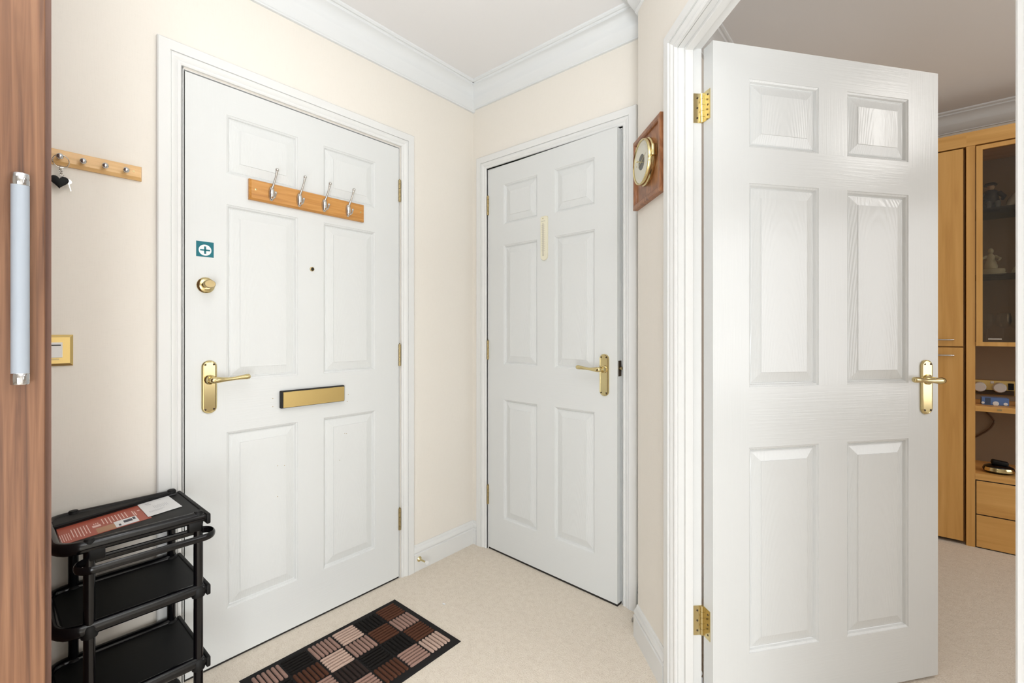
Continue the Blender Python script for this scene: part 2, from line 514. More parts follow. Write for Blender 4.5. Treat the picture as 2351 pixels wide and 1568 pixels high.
def lever_handle(t, x, zc, side, y0=0.0):
    """brass lever on a long backplate; side +1: lever points to +x"""
    h0, h1, hw = zc - 0.114, zc + 0.064, 0.0225
    def outline(ins):
        pts = []
        r = hw - ins
        n = 10
        for k in range(n + 1):
            a = PI * k / n
            pts.append((r * math.cos(a), (h1 - 0.020) + (0.020 - ins) * math.sin(a)))
        for k in range(n + 1):
            a = PI + PI * k / n
            pts.append((r * math.cos(a), (h0 + 0.020) + (0.020 - ins) * math.sin(a)))
        return pts
    b = MB()
    b.loft([[(x + px, y0 - dy, pz) for px, pz in outline(ins)] for ins, dy in ((0, 0), (0, 0.004), (0.003, 0.0075), (0.005, 0.008), (0.006, 0.0072))])
    hd = b.build('door_handle', m_brass, t, smooth=35)
    b = MB()
    b.lathe([(0.0165, -0.007), (0.0165, -0.011), (0.012, -0.015), (0.0095, -0.022), (0.0095, -0.036), (0.0105, -0.044), (0.0, -0.055)], (x, y0, zc), 'y', 20)
    pts, rs = [], []
    for k, (dx, dz, r) in enumerate([(-0.011, 0, 0.004), (-0.008, 0, 0.0085), (0.0, 0, 0.0108), (0.012, 0, 0.0105), (0.024, 0.0, 0.0085), (0.045, 0.0005, 0.0062), (0.065, 0.002, 0.0062), (0.085, 0.004, 0.0078), (0.100, 0.005, 0.0092), (0.108, 0.0055, 0.0088), (0.112, 0.0055, 0.005), (0.1125, 0.0055, 0.001)]):
        pts.append((x + side * dx, y0 - 0.047, zc + dz)); rs.append(r)
    b.tube(pts, rs, 14)
    b.build('lever', m_brass, hd, smooth=40)
    for sx in (-1, 1):
        for zz in (h1 - 0.014, h0 + 0.014):
            MB().lathe([(0.0, -0.0085), (0.0032, -0.0084), (0.0032, -0.006)], (x + sx * 0.0125, y0, zz), 'y', 8).build('screw', m_darkbrown, hd)
    return hd

def hinge_closed(t, x, z, h=0.10, m=m_brass_dull, side=1):
    hb = MB()
    for k in range(5):
        z0 = z + h * k / 5
        hb.lathe([(0.0, 0.0005), (0.006, 0.0005), (0.006, h / 5 - 0.0005), (0.0, h / 5 - 0.0005)], (x, -0.0035, z0), 'z', 10)
    hb.lathe([(0.0, h), (0.003, h), (0.0035, h + 0.003), (0.0, h + 0.006)], (x, -0.0035, z), 'z', 8)
    return hb.build('hinge', m, t, smooth=40)

# front door on wall A (leaf local x=0 at y=-1.317)
d1 = thing('door_1', 'white six panel front door with brass letter plate and coat hooks', 'door', (0, -1.317, 0.008), RA, kind='structure')
leaf = door_leaf(d1, 0.833, 1.981, [(0.121, 0.366), (0.470, 0.708)], SATIN)
lever_handle(d1, 0.068, 0.972, 1)
for z in (1.735, 0.975, 0.215):
    hinge_closed(d1, 0.8355, z)
# night latch knob
k = MB()
k.lathe([(0.0265, 0.0), (0.0265, -0.004), (0.022, -0.009), (0.014, -0.011), (0.0, -0.011)], (0.058, 0, 1.288), 'y', 24)
kn = k.build('latch_rose', m_brass, d1, smooth=35)
MB().lathe([(0.007, -0.010), (0.008, -0.020), (0.014, -0.027), (0.0175, -0.034), (0.0175, -0.043), (0.015, -0.047), (0.0, -0.048)], (0.058, 0, 1.290), 'y', 24, 1.0, 0.78).build('latch_knob', m_brass_dull, kn, smooth=35)
# spy hole
s = MB().lathe([(0.0085, 0.0), (0.0085, -0.003), (0.006, -0.004), (0.006, -0.001), (0, -0.001)], (0.422, 0, 1.380), 'y', 16).build('spy_hole', m_brass_dull, d1, smooth=35)
MB().lathe([(0.0058, -0.0015), (0.003, -0.003), (0, -0.0035)], (0.422, 0, 1.380), 'y', 12).build('lens', m_dark, s, smooth=50)
# letter plate
lp = MB().box(0.297, 0.553, -0.016, 0.0, 0.846, 0.911, 0.002, 1).build('letter_plate', m_dark, d1)
MB().box(0.304, 0.5505, -0.0185, -0.014, 0.8475, 0.9065, 0.0012, 1).build('flap', m_brass_brushed, lp)
# small holes left by old fittings
b = MB()
for px, pz in ((0.274, 0.885), (0.274, 0.855), (0.578, 0.868), (0.573, 0.840), (0.291, 0.632), (0.316, 0.628), (0.291, 0.517), (0.540, 0.600), (0.562, 0.708), (0.570, 0.706)):
    b.lathe([(0.0, -0.0006), (0.0017, -0.0004), (0.0017, 0.0)], (px, 0, pz), 'y', 6)
b.build('old_screw_hole', m_brass_dull, d1)
# dark strip painting the shade in the threshold gap under the leaf
MB().box(0.0, 0.833, 0.002, 0.05, -0.0075, -0.001).build('threshold_gap_shade', m_dark, d1)
MB().box(-0.0033, 0.0, 0.003, 0.012, -0.0075, 1.98).build('edge_seal', m_dark, d1)

# cupboard door on wall B, slightly ajar towards the hall
d2 = thing('door_2', 'narrow white six panel door, slightly ajar, with thermometer', 'door', (0.115, 0, 0.010), math.radians(-2.4), kind='structure')
door_leaf(d2, 0.762, 1.981, [(0.110, 0.331), (0.436, 0.652)], SATIN)
lever_handle(d2, 0.702, 0.973, -1)
for z in (1.745, 0.985, 0.225):
    hinge_closed(d2, -0.002, z)
MB().box(0.7615, 0.7632, 0.009, 0.033, 0.945, 1.01).build('latch_plate', m_darkbrown, d2)
MB().lathe([(0.0, 0.010), (0.007, 0.008), (0.007, -0.001)], (0.7632, 0.021, 0.978), 'x', 10).build('latch_bolt', m_brass_dull, d2, smooth=40)
MB().box(0.0, 0.762, 0.002, 0.042, -0.0095, -0.001).build('threshold_gap_shade', m_dark, d2)  # dark strip in place of real shade below the cupboard door

# open living room door, swung away from the hall
DANG = 0.9149
HX, HY = 1.3572, -0.3652
d3 = thing('door_3', 'white six panel living room door standing wide open, brass lever', 'door', (HX, HY, 0.010), DANG, kind='structure')
door_leaf(d3, 0.836, 1.981, [(0.121, 0.368), (0.474, 0.714)], GLOSS)
lever_handle(d3, 0.784, 0.975, -1)
lx = Matrix.Rotation(-DANG, 3, 'Z')
for z in (0.217, 1.760):
    hz = 0.088
    hb = MB().box(-0.0016, 0.0004, 0.012, 0.044, z, z + hz).build('hinge', m_brass, d3)
    kb = MB()
    for q in range(5):
        kb.lathe([(0.0, 0.0004), (0.0055, 0.0004), (0.0055, hz / 5 - 0.0004), (0.0, hz / 5 - 0.0004)], (-0.004, 0.047, z + hz * q / 5), 'z', 12)
    kb.build('hinge_knuckle', m_brass, hb, smooth=40)
    # fixed flap on the lining: world plane t = 1.1715, c from 0.663 to 0.690
    jb = MB()
    loc = []
    for c, tt in ((0.6655, 1.1702), (0.692, 1.1702), (0.692, 1.1722), (0.6655, 1.1722)):
        p = Vector(WC(c, tt)) - Vector((HX, HY, 0))
        q = lx @ p
        loc.append((q.x, q.y))
    jb.prism(loc, 'z', z, z + hz)
    jb.build('hinge_flap', m_brass, hb)
    for zz in (0.014, 0.044, 0.074):
        MB().lathe([(0.0, -0.0022), (0.003, -0.0021), (0.003, 0)], (0, 0.022, z + zz), 'x', 8).build('screw', m_darkbrown, hb)
        p = lx @ (Vector(WC(0.677, 1.1722)) - Vector((HX, HY, 0)))
        MB().ball((p.x, p.y, z + zz), 0.0030, 8, (1, 1, 1)).build('screw', m_darkbrown, hb)
MB().box(0.8355, 0.8372, 0.010, 0.034, 0.945, 1.01).build('latch_plate', m_brass_dull, d3)

# ------------------------------------------------------------------ wardrobe (left foreground)
WY = -1.672
wd = thing('wardrobe', 'reddish walnut wardrobe with upright bar handle, left foreground', 'wardrobe', (0.02, WY, 0.0), RA)
# local x: along +y (0 = far side, negative towards the camera), local y: -x world  (front = -y)
MB().box(-0.018, 0.0, -0.565, -0.0, 0.0, 2.25).build('side_panel', m_walnut_shaded, wd)
MB().box(-1.518, -1.50, -0.565, 0.0, 0.0, 2.25).build('side_panel', m_walnut, wd)
MB().box(-1.50, -0.018, -0.012, 0.0, 0.0, 2.25).build('back_panel', m_walnut, wd)
MB().box(-1.50, -0.018, -0.555, -0.012, 2.23, 2.25).build('top_panel', m_walnut, wd)
MB().box(-1.50, -0.018, -0.555, -0.012, 0.0, 0.08).build('plinth', m_walnut, wd)
for x0, x1, hxx in ((-0.508, -0.0095, -0.041), (-1.010, -0.5115, -0.97), (-1.512, -1.0135, -1.05)):
    dr = MB().box(x0, x1, -0.586, -0.5655, 0.02, 2.24, 0.0015, 1).build('door', m_walnut, wd)
    hb = MB()
    hz0, hz1 = 1.049, 1.412
    hb.lathe([(0.0115, hz0 + 0.019), (0.0115, hz1 - 0.020)], (hxx, -0.602, 0), 'z', 20, 1.0, 0.85)
    hd = hb.build('handle', m_alu, dr, smooth=50)
    for z0, z1 in ((hz0, hz0 + 0.0195), (hz1 - 0.0205, hz1)):
        MB().lathe([(0.0, z0), (0.0112, z0), (0.0120, z0 + 0.001), (0.0120, z1 - 0.001), (0.0112, z1), (0.0, z1)], (hxx, -0.602, 0), 'z', 20, 1.0, 0.9).build('handle_end_cap', m_chrome, hd, smooth=40)
        MB().box(hxx - 0.006, hxx + 0.006, -0.598, -0.585, z0 + 0.004, z1 - 0.004).build('handle_mount', m_chrome, hd)

# ------------------------------------------------------------------ key rack on wall A
kr = thing('key_rack', 'small pale pine key rack with four round knobs beside the front door', 'key rack', (0, -1.430, 1.600), RA)
b = MB()
L = 0.218
b.loft([[(-L, 0, 0), (0, 0, 0), (0, 0, 0.043), (-L, 0, 0.043)], [(-L, -0.007, 0), (0, -0.007, 0), (0, -0.007, 0.043), (-L, -0.007, 0.043)],
        [(-L + 0.004, -0.013, 0.009), (-0.003, -0.013, 0.009), (-0.003, -0.013, 0.041), (-L + 0.004, -0.013, 0.041)]])
b.build('board', m_pale_pine, kr)
for q in range(4):
    x = -0.041 - q * 0.0468
    kb = MB().lathe([(0.0045, -0.012), (0.0035, -0.020), (0.0055, -0.026), (0.0078, -0.031), (0.0075, -0.036), (0.004, -0.0395), (0.0, -0.040)], (x, 0, 0.018), 'y', 16)
    kb.build('knob', m_chrome, kr, smooth=50)
MB().lathe([(0.0, -0.0138), (0.003, -0.0136), (0.003, -0.012)], (-0.020, 0, 0.024), 'y', 8).build('screw', m_brass_dull, kr)

# bunch of keys on its first knob
kx, ky, kz = 0.021, -1.6114, 1.618
kk = thing('key_bunch', 'bunch of keys with black heart shaped fob hanging from the key rack', 'keys', (kx, ky, kz), RA)
b = MB()
R = 0.0165
b.tube([(0.003 + R * math.cos(2 * PI * i / 28), -0.002 - 0.004 * math.sin(2 * PI * i / 28), -0.0105 + R * math.sin(2 * PI * i / 28)) for i in range(28)], 0.0012, 6, closed=True)
b.build('split_ring', m_nickel, kk, smooth=60)
b = MB()
for i in range(4):
    zz = -0.030 - i * 0.0055
    cx_ = 0.002 + i * 0.001
    b.tube([(cx_ + 0.004 * math.cos(a) * (1 if i % 2 else 0.35), 0.004 * math.cos(a) * (0.35 if i % 2 else 1), zz + 0.005 * math.sin(a)) for a in [2 * PI * j / 12 for j in range(12)]], 0.0010, 6, closed=True)
b.build('chain', m_nickel, kk, smooth=60)
b = MB()
pts = []
for i in range(24):
    a = 2 * PI * i / 24
    pts.append((0.0 + 0.0175 * (math.sin(a) ** 3) * 1.1, -0.066 + 0.0012 * (13 * math.cos(a) - 5 * math.cos(2 * a) - 2 * math.cos(3 * a) - math.cos(4 * a))))
b.loft([[((x) * sc, y, -0.064 + (z + 0.064) * sc) for x, z in pts] for sc, y in ((0.8, 0.004), (1.0, 0.002), (1.0, -0.002), (0.8, -0.004))])
b.build('fob', m_black_matt, kk, smooth=40)
b = MB()
b.lathe([(0.0, -0.0012), (0.007, -0.0010), (0.007, 0.0010), (0.0, 0.0012)], (0.0185, 0.005, -0.062), 'y', 14)
b.prism([(0.0175, -0.066), (0.0200, -0.066), (0.0245, -0.086), (0.0230, -0.088), (0.0220, -0.084)], 'y', 0.004, 0.006)
b.build('key', m_nickel, kk, smooth=40)

# ------------------------------------------------------------------ brass wall switch
sw = thing('wall_switch', 'square brass wall plate with white insert, half hidden by the wardrobe', 'switch', (0, -1.625, 1.089), RA)
b = MB()
b.loft([[(sx * hw, y, sz * hw) for sx, sz in ((-1, -1), (1, -1), (1, 1), (-1, 1))] for hw, y in ((0.043, 0.0), (0.043, -0.004), (0.036, -0.0095), (0.034, -0.0095))])
b.build('plate', m_brass_brushed, sw)
MB().box(-0.021, 0.021, -0.0112, -0.009, -0.020, 0.022, 0.0008, 1).build('insert', m_white_plastic, sw)
MB().box(-0.018, 0.0175, -0.0117, -0.011, 0.0125, 0.0158).build('slot', m_dark, sw)
MB().box(-0.014, 0.014, -0.0105, -0.009, -0.0265, -0.0225).build('fuse_cover', m_brass_dull, sw)

# ------------------------------------------------------------------ coat rack on the front door
cr = thing('coat_rack', 'orange pine coat rack with four nickel hooks on the front door', 'coat rack', (0.0, -0.900, 1.612), RA)
Lc = 0.228
b = MB()
b.loft([[(-Lc, 0, 0), (Lc, 0, 0), (Lc, 0, 0.074), (-Lc, 0, 0.074)], [(-Lc, -0.010, 0), (Lc, -0.010, 0), (Lc, -0.010, 0.074), (-Lc, -0.010, 0.074)],
        [(-Lc + 0.006, -0.016, 0.006), (Lc - 0.004, -0.016, 0.006), (Lc - 0.004, -0.016, 0.071), (-Lc + 0.006, -0.016, 0.071)]])
b.build('board', m_pine, cr)
hook_mesh = None
for q, x in enumerate((-0.155, -0.053, 0.047, 0.150)):
    if hook_mesh is None:
        b = MB()
        # oval back plate seen face on
        b.loft([[(0.0115 * rr * math.cos(2 * PI * i / 20), y, 0.034 + 0.0270 * rr * math.sin(2 * PI * i / 20)) for i in range(20)] for rr, y in ((1, -0.015), (1, -0.019), (0.8, -0.025), (0.45, -0.029), (0.05, -0.030))])
        # long upper prong rising and leaning out
        b.tube([(0, -0.020, 0.050), (0.0015, -0.027, 0.061), (0.003, -0.036, 0.075), (0.004, -0.046, 0.092), (0.004, -0.053, 0.106), (0.004, -0.056, 0.114), (0.004, -0.057, 0.118)], [0.005, 0.0042, 0.0036, 0.0034, 0.0042, 0.0056, 0.003], 10)
        b.ball((0.004, -0.0565, 0.114), 0.0062, 12)
        # short lower prong
        b.tube([(0, -0.022, 0.022), (0.001, -0.034, 0.016), (0.001, -0.046, 0.019), (0.001, -0.051, 0.029)], [0.005, 0.004, 0.0036, 0.0040], 10)
        b.ball((0.001, -0.0515, 0.031), 0.0052, 12)
        hk = b.build('hook', m_nickel, cr, loc=(x, 0, 0), smooth=50)
        hook_mesh = hk.data
    else:
        o = bpy.data.objects.new('hook', hook_mesh)
        COL.objects.link(o); o.parent = cr; o.location = (x, 0, 0)
for x in (-0.208, 0.209):
    MB().lathe([(0.0, -0.0175), (0.0035, -0.0168), (0.0035, -0.015)], (x, 0, 0.038), 'y', 10).build('screw', m_brass, cr, smooth=40)

# teal sticker
st = thing('sticker', 'small square teal sticker with white circled cross on the front door', 'sticker', (0.0, -1.2605, 1.4165), RA)
MB().box(-0.0255, 0.0255, -0.0006, 0.0, -0.0255, 0.0255).build('backing', m_teal, st)
MB().lathe([(0.0, -0.0009), (0.0185, -0.0009), (0.0185, -0.0005)], (0.0, 0, -0.003), 'y', 28).build('disc', m_paper, st)
b = MB()
b.box(-0.0030, 0.0030, -0.00115, -0.0008, -0.0155, 0.0095)
b.box(-0.0145, 0.0145, -0.00115, -0.0008, -0.0055, -0.0005)
b.build('cross', m_teal, st)

# ------------------------------------------------------------------ thermometer on the cupboard door
ca, sa = math.cos(math.radians(-2.4)), math.sin(math.radians(-2.4))
xl_ = 0.378
th = thing('thermometer', 'slim cream wall thermometer fixed to the narrow cupboard door', 'thermometer', (0.115 + xl_ * ca, xl_ * sa, 1.477), math.radians(-2.4))
b = MB()
w2, hh = 0.0205, 0.208
out = []
for kx_, kz_, a0 in ((w2 - 0.008, hh - 0.008, 0), (-w2 + 0.008, hh - 0.008, PI / 2)):
    out += [(kx_ + 0.008 * math.cos(a0 + PI / 2 * i / 4), kz_ + 0.008 * math.sin(a0 + PI / 2 * i / 4)) for i in range(5)]
out += [(-(w2 - 0.0005) * math.cos(PI * i / 10), w2 - (w2) * math.sin(PI * i / 10)) for i in range(11)]
b.loft([[(x * sc, y, (z - hh / 2) * (1 - (1 - sc) * 0.25) + hh / 2) for x, z in out] for sc, y in ((1, 0.0), (1, -0.007), (0.93, -0.009))])
b.build('body', m_cream_plastic, th, smooth=35)
MB().tube([(-0.003, -0.0095, 0.022), (-0.003, -0.0095, 0.175)], 0.0022, 8).build('tube', m_greyink, th)
MB().ball((-0.003, -0.009, 0.024), 0.0035, 10).build('bulb', m_greyink, th)
b = MB()
for i in range(15):
    z = 0.045 + i * 0.0085
    b.box(-0.012, -0.006, -0.0093, -0.0085, z, z + 0.0012)
    b.box(0.001, 0.007, -0.0093, -0.0085, z, z + 0.0012)
b.box(-0.013, 0.009, -0.0093, -0.0085, 0.183, 0.1855)
b.build('scale_marks', m_greyink, th)
MB().lathe([(0.0, -0.0098), (0.0028, -0.0095), (0.0028, -0.008)], (-0.004, 0, 0.197), 'y', 8).build('screw', m_brass_dull, th)

# ------------------------------------------------------------------ barometer on the diagonal wall
pb = WC(C_F, 0.951)
ba = thing('barometer', 'square oak framed barometer with round brass dial on the diagonal wall', 'barometer', (pb[0], pb[1], 1.720), RC)
H = 0.1265
b = MB()
b.box(-H + 0.01, H - 0.01, -0.010, 0.0, -H + 0.01, H - 0.01)
b.build('board', m_oak, ba)
for k in range(4):
    rot = Matrix.Rotation(k * PI / 2, 3, 'Y')
    prof = [(0.0, 0.0), (0.0, -0.017), (0.004, -0.0185), (0.015, -0.0185), (0.019, -0.015), (0.021, -0.010), (0.021, 0.0)]
    lps = []
    for sgn in (-1, 1):
        lps.append([tuple(rot @ Vector((sgn * (H - d), y, H - d))) for d, y in prof])
    MB().loft(lps).build('frame_moulding', m_oak, ba)
cz = 0.010
dl = MB().lathe([(0.078, -0.009), (0.081, -0.014), (0.081, -0.020), (0.078, -0.024), (0.078, -0.033), (0.0765, -0.036), (0.0735, -0.037), (0.0715, -0.0345), (0.0715, -0.031), (0.0, -0.031)], (0, 0, cz), 'y', 48).build('dial_case', m_brass, ba, smooth=35)
MB().lathe([(0.0712, -0.0310), (0.0712, -0.0318), (0.0, -0.0318)], (0, 0, cz), 'y', 40).build('dial_face', m_dial, dl)
MB().lathe([(0.027, -0.0316), (0.027, -0.0324), (0.0, -0.0324)], (0, 0, cz), 'y', 28).build('dial_centre', m_dialdark, dl)
b = MB()
for i in range(61):
    a = math.radians(-140 + 280 * i / 60)
    r0 = 0.054 if i % 5 == 0 else 0.057
    dx, dz = math.sin(a), math.cos(a)
    px, pz = -dz, dx
    hw = 0.00035
    b.face([b.bm.verts.new((dx * r + sg * dz * hw, -0.0320, cz + dz * r - sg * dx * hw)) for r, sg in ((r0, -1), (r0, 1), (0.061, 1), (0.061, -1))])
b.build('scale_marks', m_greyink, dl)
MB().tube([(-0.030, -0.0330, cz - 0.012), (0.0, -0.0334, cz), (0.046, -0.0330, cz + 0.0185)], [0.0004, 0.0011, 0.0004], 6).build('needle', m_brass, dl)
MB().ball((-0.046, -0.0322, cz + 0.0), 0.0022, 8).build('screw', m_brass_dull, dl)
MB().lathe([(0.071, -0.0348), (0.0, -0.0352)], (0, 0, cz), 'y', 40).build('dial_glass', m_clear, dl)
b = MB()
b.tube([(0.0, -0.034, cz), (0, -0.046, cz)], 0.0014, 8)
b.ball((0, -0.047, cz), 0.0034, 10)
b.build('setting_knob', m_brass, dl, smooth=40)
MB().box(0.079, 0.092, -0.030, -0.012, cz - 0.008, cz + 0.030, 0.003).build('dial_lug', m_brass, dl, smooth=40)

# ------------------------------------------------------------------ door stops
def doorstop(loc, rz, label, k=1.0):
    t = thing('doorstop', label, 'doorstop', loc, rz)
    MB().lathe([(0.0125, 0.0), (0.0125, -0.003), (0.009, -0.007 * k), (0.005, -0.010 * k), (0.0042, -0.014 * k), (0.0042, -0.052 * k)], (0, 0, 0), 'y', 16).build('stem', m_brass, t, smooth=40)
    MB().lathe([(0.0065, -0.050 * k), (0.0085, -0.052 * k), (0.0085, -0.062 * k), (0.006, -0.064 * k), (0.0, -0.064 * k)], (0, 0, 0), 'y', 14).build('rubber_tip', m_white_plastic if 'brass' in label else m_grey_rubber, t, smooth=40)
    return t
doorstop((0.015, -0.378, 0.054), RA, 'brass doorstop with white tip on the skirting beside the front door')
doorstop((1.004, -0.105, 0.024), -PI / 2, 'grey tipped doorstop behind the corner by the cupboard door', 0.40)

# white fleck of lint on carpet
b = MB()
b.tube([(0, 0, 0.003), (0.004, 0.002, 0.0042), (0.009, 0.002, 0.004), (0.012, 0.006, 0.003)], [0.0012, 0.003, 0.0034, 0.0012], 7)
tag(b.build('lint', m_paper, loc=(0.311, -0.490, 0.0), smooth=60), 'tiny white scrap of lint on the bare carpet', 'lint')

# ------------------------------------------------------------------ doormat
mw, ml = 0.408, 0.602
dm = thing('doormat', 'dark rubber doormat with ribbed brown, beige and black checks', 'doormat', (0.1315, -0.600, 0.0))
b = MB()
b.loft([[(0.0 + i, -ml + i, z), (mw - i, -ml + i, z), (mw - i, -i, z), (i, -i, z)] for i, z in ((0, 0), (0, 0.0022), (0.004, 0.0048))])
b.build('rubber_base', m_rubber, dm)
PAT = ['btbl', 'kbkt', 'ltkb', 'tlct', 'kbtb', 'tkbl']
brd = 0.022
tw = (mw - 2 * brd) / 4
tl = (ml - 2 * brd) / 6
ribs = {}
for i in range(6):
    for j in range(4):
        mk = PAT[i][j]
        along_y = (i + j) % 2 == 0
        cx_, cy_ = brd + (j + 0.5) * tw, -brd - (i + 0.5) * tl
        for q in range(6):
            key = (mk, along_y)
            ln = (tl if along_y else tw) * 0.91
            wd_ = (tw if along_y else tl) / 6 * 0.70
            if key not in ribs:
                rb = MB()
                lp = []
                for e, sc in ((-0.5, 0.35), (-0.47, 0.85), (-0.44, 1.0), (0.44, 1.0), (0.47, 0.85), (0.5, 0.35)):
                    sec = [(-0.5 * sc, 0.0), (-0.42 * sc, 0.0042 * (0.5 + 0.5 * sc)), (-0.2 * sc, 0.0056 * (0.5 + 0.5 * sc)), (0.2 * sc, 0.0056 * (0.5 + 0.5 * sc)), (0.42 * sc, 0.0042 * (0.5 + 0.5 * sc)), (0.5 * sc, 0.0)]
                    lp.append([(u * wd_, e * ln, v) if along_y else (e * ln, u * wd_, v) for u, v in sec])
                rb.loft(lp)
                o = rb.build('rib', MATS_RIB[mk], dm, smooth=50)
                ribs[key] = o.data
            else:
                o = bpy.data.objects.new('rib', ribs[key])
                COL.objects.link(o); o.parent = dm
            off = ((q + 0.5) / 6 - 0.5) * (tw if along_y else tl) * 0.97
            o.location = (cx_ + (off if along_y else 0), cy_ + (0 if along_y else off), 0.0046)

# ------------------------------------------------------------------ black trolley
tr = thing('trolley', 'narrow black three tier trolley between the wardrobe and front door', 'trolley', (0, 0, 0))
X0, X1, Y0, Y1 = 0.036, 0.300, -1.585, -1.362
def rounded_tray(inset, z):
    """outline of a tray: straight at the far end, rounded and a little wider at the near end"""
    x0, x1 = 0.022 + inset, 0.314 - inset
    y1, y0 = -1.338 - inset, -1.652 + inset
    pts = [(x1, y1, z)]
    r = 0.045
    pts += [(x1 - r + r * math.cos(a), y0 + r - r * math.sin(a), z) for a in [PI / 2 * i / 6 for i in range(7)]]
    pts += [(x0 + r - r * math.sin(a), y0 + r - r * math.cos(a), z) for a in [PI / 2 * i / 6 for i in range(7)]]
    pts += [(x0, y1, z)]
    return pts
for zt, top in ((0.641, True), (0.444, False), (0.244, False)):
    b = MB()
    b.loft([rounded_tray(0.010, zt - 0.024), rounded_tray(0.006, zt - 0.018), rounded_tray(0.006, zt - 0.009), rounded_tray(0.020, zt - 0.009)])
    ty = b.build('tray', m_black_matt, tr, smooth=35)
    rim = rounded_tray(0.013, zt - 0.0115)
    rr = MB().tube(rim, 0.0155, 14, flat=0.85)
    rr.build('rim', m_black, ty, smooth=40)
    MB().box(0.024, 0.312, -1.345, -1.335, zt - 0.034, zt - 0.006, 0.003).build('end_bar', m_black_matt, ty, smooth=40)
for x in (X0, X1):
    for y in (Y0, Y1):
        MB().tube([(x, y, 0.075), (x, y, 0.645)], 0.0112, 14).build('post', m_black, tr, smooth=40)
        MB().lathe([(0.013, 0.636), (0.013, 0.642), (0.009, 0.647), (0.0, 0.648)], (x, y, 0), 'z', 16).build('post_cap', m_black_matt, tr, smooth=40)
        for zc in (0.426, 0.226):
            MB().lathe([(0.0155, zc - 0.014), (0.017, zc - 0.008), (0.017, zc + 0.010), (0.013, zc + 0.015)], (x, y, 0), 'z', 14).build('collar', m_black_matt, tr, smooth=40)
        c = MB().lathe([(0.0, -0.010), (0.022, -0.010), (0.025, -0.006), (0.025, 0.006), (0.022, 0.010), (0.0, 0.010)], (x, y, 0.025), 'x', 18).build('caster', m_black_matt, tr, smooth=40)
        MB().box(x - 0.014, x + 0.014, y - 0.012, y + 0.012, 0.048, 0.078, 0.003).build('caster_fork', m_black_matt, c)
# loop handle in front
hp = []
xa, xb, ya, yb, zh = 0.297, 0.362, -1.612, -1.336, 0.592
rc = 0.030
for cxx, cyy, a0 in ((xb - rc, yb - rc, 0), (xa + rc, yb - rc, PI / 2), (xa + rc, ya + rc, PI), (xb - rc, ya + rc, 1.5 * PI)):
    hp += [(cxx + rc * math.cos(a0 + PI / 2 * i / 6), cyy + rc * math.sin(a0 + PI / 2 * i / 6), zh) for i in range(7)]
hl = MB().tube(hp, 0.0092, 12, closed=True, flat=0.48).build('handle', m_black, tr, smooth=50)
for y in (-1.372, -1.572):
    MB().box(0.290, 0.312, y - 0.015, y + 0.015, 0.594, 0.622, 0.003).build('handle_bracket', m_black_matt, hl, smooth=40)
# folding flap along the back of the top tray
b = MB()
b.prism([(0.036, -1.372), (0.052, -1.372), (0.128, -1.640), (0.060, -1.640), (0.036, -1.625)], 'z', 0.6305, 0.640)
b.tube([(0.050, -1.370, 0.640), (0.128, -1.640, 0.640)], 0.0035, 8)
b.build('flap', m_black_matt, tr, smooth=40)

# leaflet and card lying on the top tray
lf = thing('leaflet', 'brick red printed leaflet lying on the top tray of the trolley', 'leaflet', (0, 0, 0.6315))
lfv = [(0.130, -1.632), (0.066, -1.405), (0.197, -1.432), (0.222, -1.632)]
P00, P10, P11, P01 = (Vector((0.127, -1.636, 0)), Vector((0.258, -1.636, 0)), Vector((0.216, -1.448, 0)), Vector((0.066, -1.445, 0)))
def lp_(u, v, z):
    """u: across from the wall side (0) to the room side (1), v: along from the near end to the far end"""
    p = (P00 * (1 - u) + P10 * u) * (1 - v) + (P01 * (1 - u) + P11 * u) * v
    return (p.x, p.y, z)
b = MB()
b.loft([[lp_(0, 0, z), lp_(1, 0, z), lp_(1, 1, z), lp_(0, 1, z)] for z in (0.0, 0.0012)])
b.build('sheet', m_red, lf)
def patch(bb, u0, u1, v0, v1, z=0.0015):
    bb.face([bb.bm.verts.new(lp_(u, v, z)) for u, v in ((u0, v0), (u1, v0), (u1, v1), (u0, v1))])
b = MB()
for i in range(8):
    u1 = 0.55 + 0.1 * ((i * 7) % 3) / 3
    patch(b, 0.22, u1, 0.50 + i * 0.038, 0.50 + i * 0.038 + 0.012)
for i in range(6):
    patch(b, 0.30, 0.80 + 0.12 * ((i * 5) % 4) / 4, 0.17 + i * 0.032, 0.17 + i * 0.032 + 0.010)
for i in range(5):
    patch(b, 0.45, 0.88, 0.05 + i * 0.022, 0.05 + i * 0.022 + 0.007)
patch(b, 0.48, 0.60, 0.38, 0.47)
for i in range(3):
    patch(b, 0.36, 0.44, 0.40 + i * 0.022, 0.413 + i * 0.022)
patch(b, 0.30, 0.60, 0.845, 0.858); patch(b, 0.36, 0.62, 0.868, 0.880); patch(b, 0.34, 0.40, 0.91, 0.94)
b.build('printed_lines', m_pink, lf)
b = MB(); patch(b, 0.68, 0.97, 0.40, 0.60); b.build('tan_panel', m_tanprint, lf)
b = MB(); patch(b, 0.62, 0.97, 0.60, 0.86); b.build('photo_panel', m_paper, lf)
b = MB(); patch(b, 0.70, 0.84, 0.70, 0.80, 0.0018); patch(b, 0.66, 0.80, 0.81, 0.84, 0.0018); patch(b, 0.82, 0.92, 0.635, 0.66, 0.0018); b.build('photo_detail', m_ink, lf)

